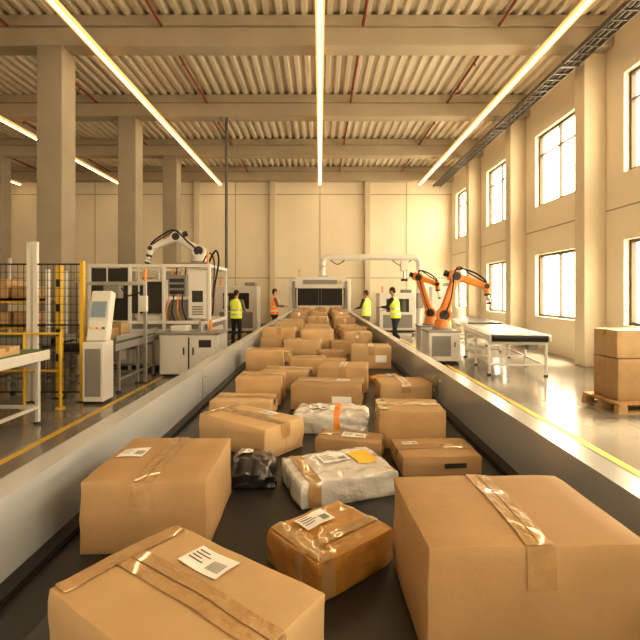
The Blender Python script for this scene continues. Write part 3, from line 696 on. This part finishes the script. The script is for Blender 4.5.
def rack(x, y, w, d, h, levels, rot=0):
    b = B()
    for sx in (-1, 1):
        for sy in (-1, 1): b.bb(sx*w/2-.03, sx*w/2+.03, sy*d/2-.03, sy*d/2+.03, 0, h, 'white')
    for z in levels:
        b.bb(-w/2, w/2, -d/2-0.02, d/2+0.02, z-0.05, z, 'greym'); 
        for sy in (-1, 1): b.bb(-w/2, w/2, sy*d/2-.02, sy*d/2+.02, z-0.09, z, 'yellow')
    b.make('storage_rack', (x, y, 0), rot)
    for z in levels:
        xx = -w/2+0.28
        while xx < w/2-0.2:
            carton(x+xx, y+random.uniform(-.03, .03), random.uniform(0.32, 0.4), d*0.75, random.uniform(0.22, 0.38), R(random.uniform(-3, 3)), z=z, mk=random.choice(['card', 'card2']), tape='y'); xx += 0.46
rack(-6.3, 8.9, 2.2, 0.6, 2.15, (0.55, 1.1, 1.6))
rack(-9.5, 12.0, 3.0, 0.8, 2.6, (0.15, 0.9, 1.7))

def machine(name, x, y, w, d, h, win=True, k='white'):
    b = B(); b.rbox((0, 0, h/2+0.03), (w, d, h-0.06), k, 0.03); b.box((0, 0, 0.03), (w-0.1, d-0.1, 0.06), 'dark')
    if win: b.box((0, -d/2-0.004, h*0.68), (w*0.62, 0.012, h*0.34), 'glassdark')
    b.box((-w*0.0, -d/2-0.004, h*0.27), (w*0.8, 0.01, h*0.34), 'greym')
    for s in (-0.2, 0.2): b.box((w*s*0.2, -d/2-0.02, h*0.3), (0.02, 0.03, 0.16), 'dark')
    b.rbox((w*0.3, 0, h+0.08), (w*0.25, d*0.5, 0.16), 'greym', 0.02); b.cyl((-w*0.4, -d*0.3, h), (-w*0.4, -d*0.3, h+0.3), 0.03, 'orangeprint', n=10)
    return b.make(name, (x, y, 0))
machine('packing_machine', -5.6, 16.5, 2.0, 1.2, 1.9)
machine('packing_machine', -3.6, 19.9, 1.8, 1.2, 2.0)
machine('labelling_machine', -7.9, 18.9, 1.8, 1.2, 2.2)
machine('electrical_cabinet', -9.6, 16.4, 1.2, 0.7, 2.1, False, 'greym')
machine('packing_machine', 3.4, 20.3, 1.6, 1.2, 1.7)
machine('electrical_cabinet', 5.5, 20.6, 0.9, 0.6, 2.0, False, 'white')
machine('control_cabinet', 3.7, 14.2, 0.6, 0.5, 1.1, False, 'white')
belt_table('infeed_conveyor', -4.9, 12.9, 0.9, 3.0, 0.9, PI/2, k='belt', frame='white')

# ------------------------------------------------------------------ workers
def worker(name, loc, rz, elbowL, handL, elbowR, handR, vest='vesty', pants='navy', shirt='greyc', hair='hair', lean=0.0, H=1.78, headyaw=0.0, headpitch=0.0, stride=0.0, longhair=False):
    S = H/1.78; prims = []; b = B()
    def ell(c, r, k, rot=None):
        Rm = rot if rot else Matrix.Identity(3); c = Vector(c)
        prims.append(('e', c, Rm, r, k))
        bm = bmesh.new(); bmesh.ops.create_uvsphere(bm, u_segments=20, v_segments=12, radius=1)
        b.bmadd(bm, 'skin', False, Matrix.Translation(c) @ Rm.to_4x4() @ Matrix.Diagonal((*r, 1)))
    def cap(p, q, r0, r1, k):
        p = Vector(p); q = Vector(q); prims.append(('c', p, q, r0, r1, k))
        b.cyl(p, q, r0, 'skin', r2=r1, n=14)
        for c, r in ((p, r0), (q, r1)):
            bm = bmesh.new(); bmesh.ops.create_uvsphere(bm, u_segments=14, v_segments=8, radius=r); b.bmadd(bm, 'skin', False, Matrix.Translation(c))
    def ln(z): return lean*max(0, z-0.95)*1.0
    rings = [(.80,.155,.115),(.86,.175,.13),(.93,.198,.148),(1.0,.194,.144),(1.1,.185,.136),(1.22,.195,.142),(1.33,.208,.142),(1.41,.20,.125),(1.46,.150,.095),(1.495,.075,.065)]
    n = 24; vs = []; fs = []
    for (z, rx, ry) in rings:
        for i in range(n): a = 2*PI*i/n; vs.append((math.cos(a)*rx, math.sin(a)*ry+ln(z), z))
    for i in range(len(rings)-1):
        for j in range(n): fs.append((i*n+j, i*n+(j+1) % n, (i+1)*n+(j+1) % n, (i+1)*n+j))
    fs += [tuple(range(n-1, -1, -1)), tuple(range((len(rings)-1)*n, len(rings)*n))]
    b.add(vs, fs, 'skin'); prims.append(('t', rings, vest))
    nk = Vector((0, ln(1.5)-0.005, 1.49)); hd = Vector((0, ln(1.66)+0.02, 1.655))
    cap(nk, hd+Vector((0, -0.01, -0.06)), 0.058, 0.052, 'skin')
    HR = Euler((headpitch, 0, headyaw)).to_matrix()
    def h(p): return hd+HR @ Vector(p)
    ell(h((0, -0.005, 0.02)), (0.074, 0.092, 0.098), 'skin', HR); ell(h((0, 0.022, -0.05)), (0.054, 0.062, 0.062), 'skin', HR)
    ell(h((0, 0.045, -0.085)), (0.026, 0.026, 0.022), 'skin', HR)
    ell(h((0, -0.018, 0.040)), (0.083, 0.094, 0.093), hair, HR)
    if longhair: ell(h((0, -0.06, -0.04)), (0.07, 0.05, 0.12), hair, HR)
    else: ell(h((0, -0.05, -0.015)), (0.068, 0.05, 0.06), hair, HR)
    cap(h((0, 0.085, 0.012)), h((0, 0.103, -0.018)), 0.009, 0.014, 'skin')
    ell(h((0, 0.080, -0.050)), (0.024, 0.010, 0.008), 'lips', HR)
    for s in (-1, 1):
        ell(h((s*0.078, -0.005, -0.005)), (0.012, 0.02, 0.032), 'skin', HR); ell(h((s*0.032, 0.078, 0.028)), (0.022, 0.012, 0.008), 'skin', HR)
    for s in (-1, 1):
        st = s*stride; hip = (s*0.095, 0, 0.90); kn = (s*0.11, st*0.5+0.03, 0.50); an = (s*0.12, st-0.02 if s*stride > 0 else st, 0.09)
        cap(hip, kn, 0.092, 0.062, pants); cap(kn, an, 0.062, 0.046, pants); cap((an[0], an[1]-0.015, 0.34), (an[0], an[1], 0.12), 0.058, 0.05, pants)
        cap((an[0], an[1]-0.03, 0.045), (an[0]+s*0.02, an[1]+0.15, 0.036), 0.043, 0.036, 'shoe'); cap((an[0], an[1], 0.10), (an[0], an[1], 0.05), 0.045, 0.04, 'shoe')
    for s, el, hn in ((-1, elbowL, handL), (1, elbowR, handR)):
        sh = Vector((s*0.205, ln(1.41), 1.415)); el = Vector(el)+Vector((0, ln(1.2), 0)); hn = Vector(hn)+Vector((0, ln(1.2), 0))
        cap((s*0.13, ln(1.4), 1.42), sh, 0.065, 0.062, shirt); cap(sh, el, 0.060, 0.045, shirt); cap(el, el+(hn-el)*0.8, 0.045, 0.034, shirt); cap(el+(hn-el)*0.75, hn, 0.032, 0.026, 'skin')
        d = (hn-el).normalized(); nrm = Vector((0, 0, -1)); nrm = (nrm-d*nrm.dot(d))
        if nrm.length < 0.3: nrm = Vector((-s, 0, 0)); nrm = nrm-d*nrm.dot(d)
        nrm.normalize(); lat = Vector((-s, 0, 0)); lat = lat-d*lat.dot(d)-nrm*lat.dot(nrm)
        if lat.length < 0.2: lat = d.cross(nrm)*1.0
        lat.normalize()
        Rm = Matrix((lat, d, nrm)).transposed()
        ell(hn+d*0.045, (0.042, 0.055, 0.018), 'skin', Rm)
        for i, L in enumerate((0.070, 0.080, 0.074, 0.058)):
            p0 = hn+d*0.082+lat*(0.032-0.0215*i); p1 = p0+(d*0.94+nrm*0.34)*L*0.5; p2 = p1+(d*0.6+nrm*0.8)*L*0.5
            cap(p0, p1, 0.0095, 0.009, 'skin'); cap(p1, p2, 0.009, 0.008, 'skin')
        t0 = hn+d*0.02+lat*0.032; t1 = t0+(d*0.55+lat*0.75+nrm*0.3).normalized()*0.045; t2 = t1+(d*0.85+nrm*0.4).normalized()*0.032
        cap(t0, t1, 0.012, 0.0105, 'skin'); cap(t1, t2, 0.0105, 0.009, 'skin')
    o = b.make('tmp'); md = o.modifiers.new('r', 'REMESH'); md.mode = 'VOXEL'; md.voxel_size = 0.0075
    ms = o.modifiers.new('s', 'SMOOTH'); ms.factor = 0.5; ms.iterations = 2
    dg = bpy.context.evaluated_depsgraph_get(); me = bpy.data.meshes.new_from_object(o.evaluated_get(dg)); bpy.data.objects.remove(o)
    npoly = len(me.polygons); C = np.empty(npoly*3); me.polygons.foreach_get('center', C); C = C.reshape(-1, 3)
    best = np.full(npoly, 1e9); lab = np.zeros(npoly, int)
    keys = ['skin', 'lips', hair, vest, pants, shirt, 'shoe', 'reflect', 'ink']; 
    for p in prims:
        if p[0] == 'e':
            q = (C-np.array(p[1])) @ np.array(p[2]); r = np.array(p[3]); ql = np.linalg.norm(q/r, axis=1); sd = (ql-1)*min(r)
            k = p[4]
        elif p[0] == 'c':
            a = np.array(p[1]); d = np.array(p[2])-a; t = np.clip(((C-a)@d)/max(1e-9, d@d), 0, 1); sd = np.linalg.norm(C-a-t[:, None]*d, axis=1)-(p[3]+(p[4]-p[3])*t); k = p[5]
        else:
            zz = [r[0] for r in rings]; rx = np.interp(C[:, 2], zz, [r[1] for r in rings]); ry = np.interp(C[:, 2], zz, [r[2] for r in rings])
            yo = C[:, 1]-lean*np.maximum(0, C[:, 2]-0.95); sd = (np.sqrt((C[:, 0]/rx)**2+(yo/ry)**2)-1)*np.minimum(rx, ry)
            sd = np.where((C[:, 2] < 0.79) | (C[:, 2] > 1.50), 1.0, sd)-0.006; k = p[2]
        w = sd < best; best[w] = sd[w]; lab[w] = keys.index(k)
    z = C[:, 2]; V = keys.index(vest); yo = C[:, 1]-lean*np.maximum(0, z-0.95)
    tor = lab == V; lab[tor & (z < 0.88)] = keys.index(pants)
    lab[tor & (((z > 0.98) & (z < 1.03)) | ((z > 1.12) & (z < 1.17)))] = keys.index('reflect')
    lab[tor & (z > 1.17) & (np.abs(np.abs(C[:, 0])-0.10) < 0.022)] = keys.index('reflect')
    lab[tor & (yo > 0) & (z > 1.30) & (np.abs(C[:, 0]) < (z-1.30)*0.4)] = keys.index(shirt)
    me.materials.clear()
    for k in keys: me.materials.append(M[k])
    me.polygons.foreach_set('material_index', lab.astype(np.int32)); me.polygons.foreach_set('use_smooth', [True]*npoly)
    bm = bmesh.new(); bm.from_mesh(me)
    for s in (-1, 1):
        r = bmesh.ops.create_uvsphere(bm, u_segments=10, v_segments=8, radius=0.009, matrix=Matrix.Translation(h((s*0.032, 0.078, 0.012))))
        for v in r['verts']:
            for f in v.link_faces: f.material_index = 8
    bm.to_mesh(me); bm.free()
    me.name = name; ob = bpy.data.objects.new(name, me); col.objects.link(ob)
    ob.location = loc; ob.rotation_euler = (0, 0, rz); ob.scale = (S, S, S)
    return ob
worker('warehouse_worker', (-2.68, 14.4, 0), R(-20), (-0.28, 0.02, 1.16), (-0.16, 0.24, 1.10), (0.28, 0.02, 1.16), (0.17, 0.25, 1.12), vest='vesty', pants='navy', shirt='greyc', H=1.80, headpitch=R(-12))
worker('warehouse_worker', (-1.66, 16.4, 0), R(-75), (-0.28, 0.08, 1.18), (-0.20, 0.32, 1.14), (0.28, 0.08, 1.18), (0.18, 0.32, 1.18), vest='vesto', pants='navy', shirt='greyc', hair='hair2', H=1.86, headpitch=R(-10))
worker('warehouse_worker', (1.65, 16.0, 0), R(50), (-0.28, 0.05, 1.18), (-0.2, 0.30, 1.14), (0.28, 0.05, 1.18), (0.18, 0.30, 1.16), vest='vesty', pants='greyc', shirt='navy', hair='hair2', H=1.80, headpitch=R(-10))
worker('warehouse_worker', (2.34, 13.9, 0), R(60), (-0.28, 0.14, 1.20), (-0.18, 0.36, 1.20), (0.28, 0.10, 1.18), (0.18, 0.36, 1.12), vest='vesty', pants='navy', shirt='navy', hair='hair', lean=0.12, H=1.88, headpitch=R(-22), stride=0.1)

# ------------------------------------------------------------------ lighting
w = bpy.data.worlds.new('World'); scene.world = w; w.use_nodes = True
nt = w.node_tree; bg = nt.nodes['Background']
tc = nt.nodes.new('ShaderNodeTexCoord'); sp = nt.nodes.new('ShaderNodeSeparateXYZ'); cr = nt.nodes.new('ShaderNodeValToRGB')
nt.links.new(tc.outputs['Generated'], sp.inputs[0]); mr = nt.nodes.new('ShaderNodeMapRange'); mr.inputs['From Min'].default_value = -0.3; mr.inputs['From Max'].default_value = 0.8
nt.links.new(sp.outputs['Z'], mr.inputs['Value']); nt.links.new(mr.outputs['Result'], cr.inputs['Fac'])
cr.color_ramp.elements[0].color = (0.80, 0.61, 0.38, 1); cr.color_ramp.elements[1].color = (1.0, 0.85, 0.62, 1)
e = cr.color_ramp.elements.new(0.3); e.color = (1.0, 0.80, 0.52, 1)
nt.links.new(cr.outputs['Color'], bg.inputs['Color']); bg.inputs['Strength'].default_value = 12.0
sl = bpy.data.lights.new('sun', 'SUN'); sl.energy = 36; sl.angle = R(16); sl.color = (1.0, 0.77, 0.45)
so = bpy.data.objects.new('sun', sl); col.objects.link(so); so.rotation_euler = Vector((-0.42, -0.42, -0.80)).to_track_quat('-Z', 'Y').to_euler(); so.location = (20, 10, 20)

scene.view_settings.view_transform = 'Standard'
scene.view_settings.look = 'Medium High Contrast'
scene.view_settings.exposure = 0.15

# ------------------------------------------------------------------ camera
cam = bpy.data.cameras.new('camera'); cam.sensor_width = 36; cam.lens = 450/640*36; cam.shift_y = -27/640; cam.clip_end = 200; cam.clip_start = 0.05
co = bpy.data.objects.new('camera', cam); col.objects.link(co); co.location = (0, 0, 1.7); co.rotation_euler = (PI/2, 0, 0)
scene.camera = co
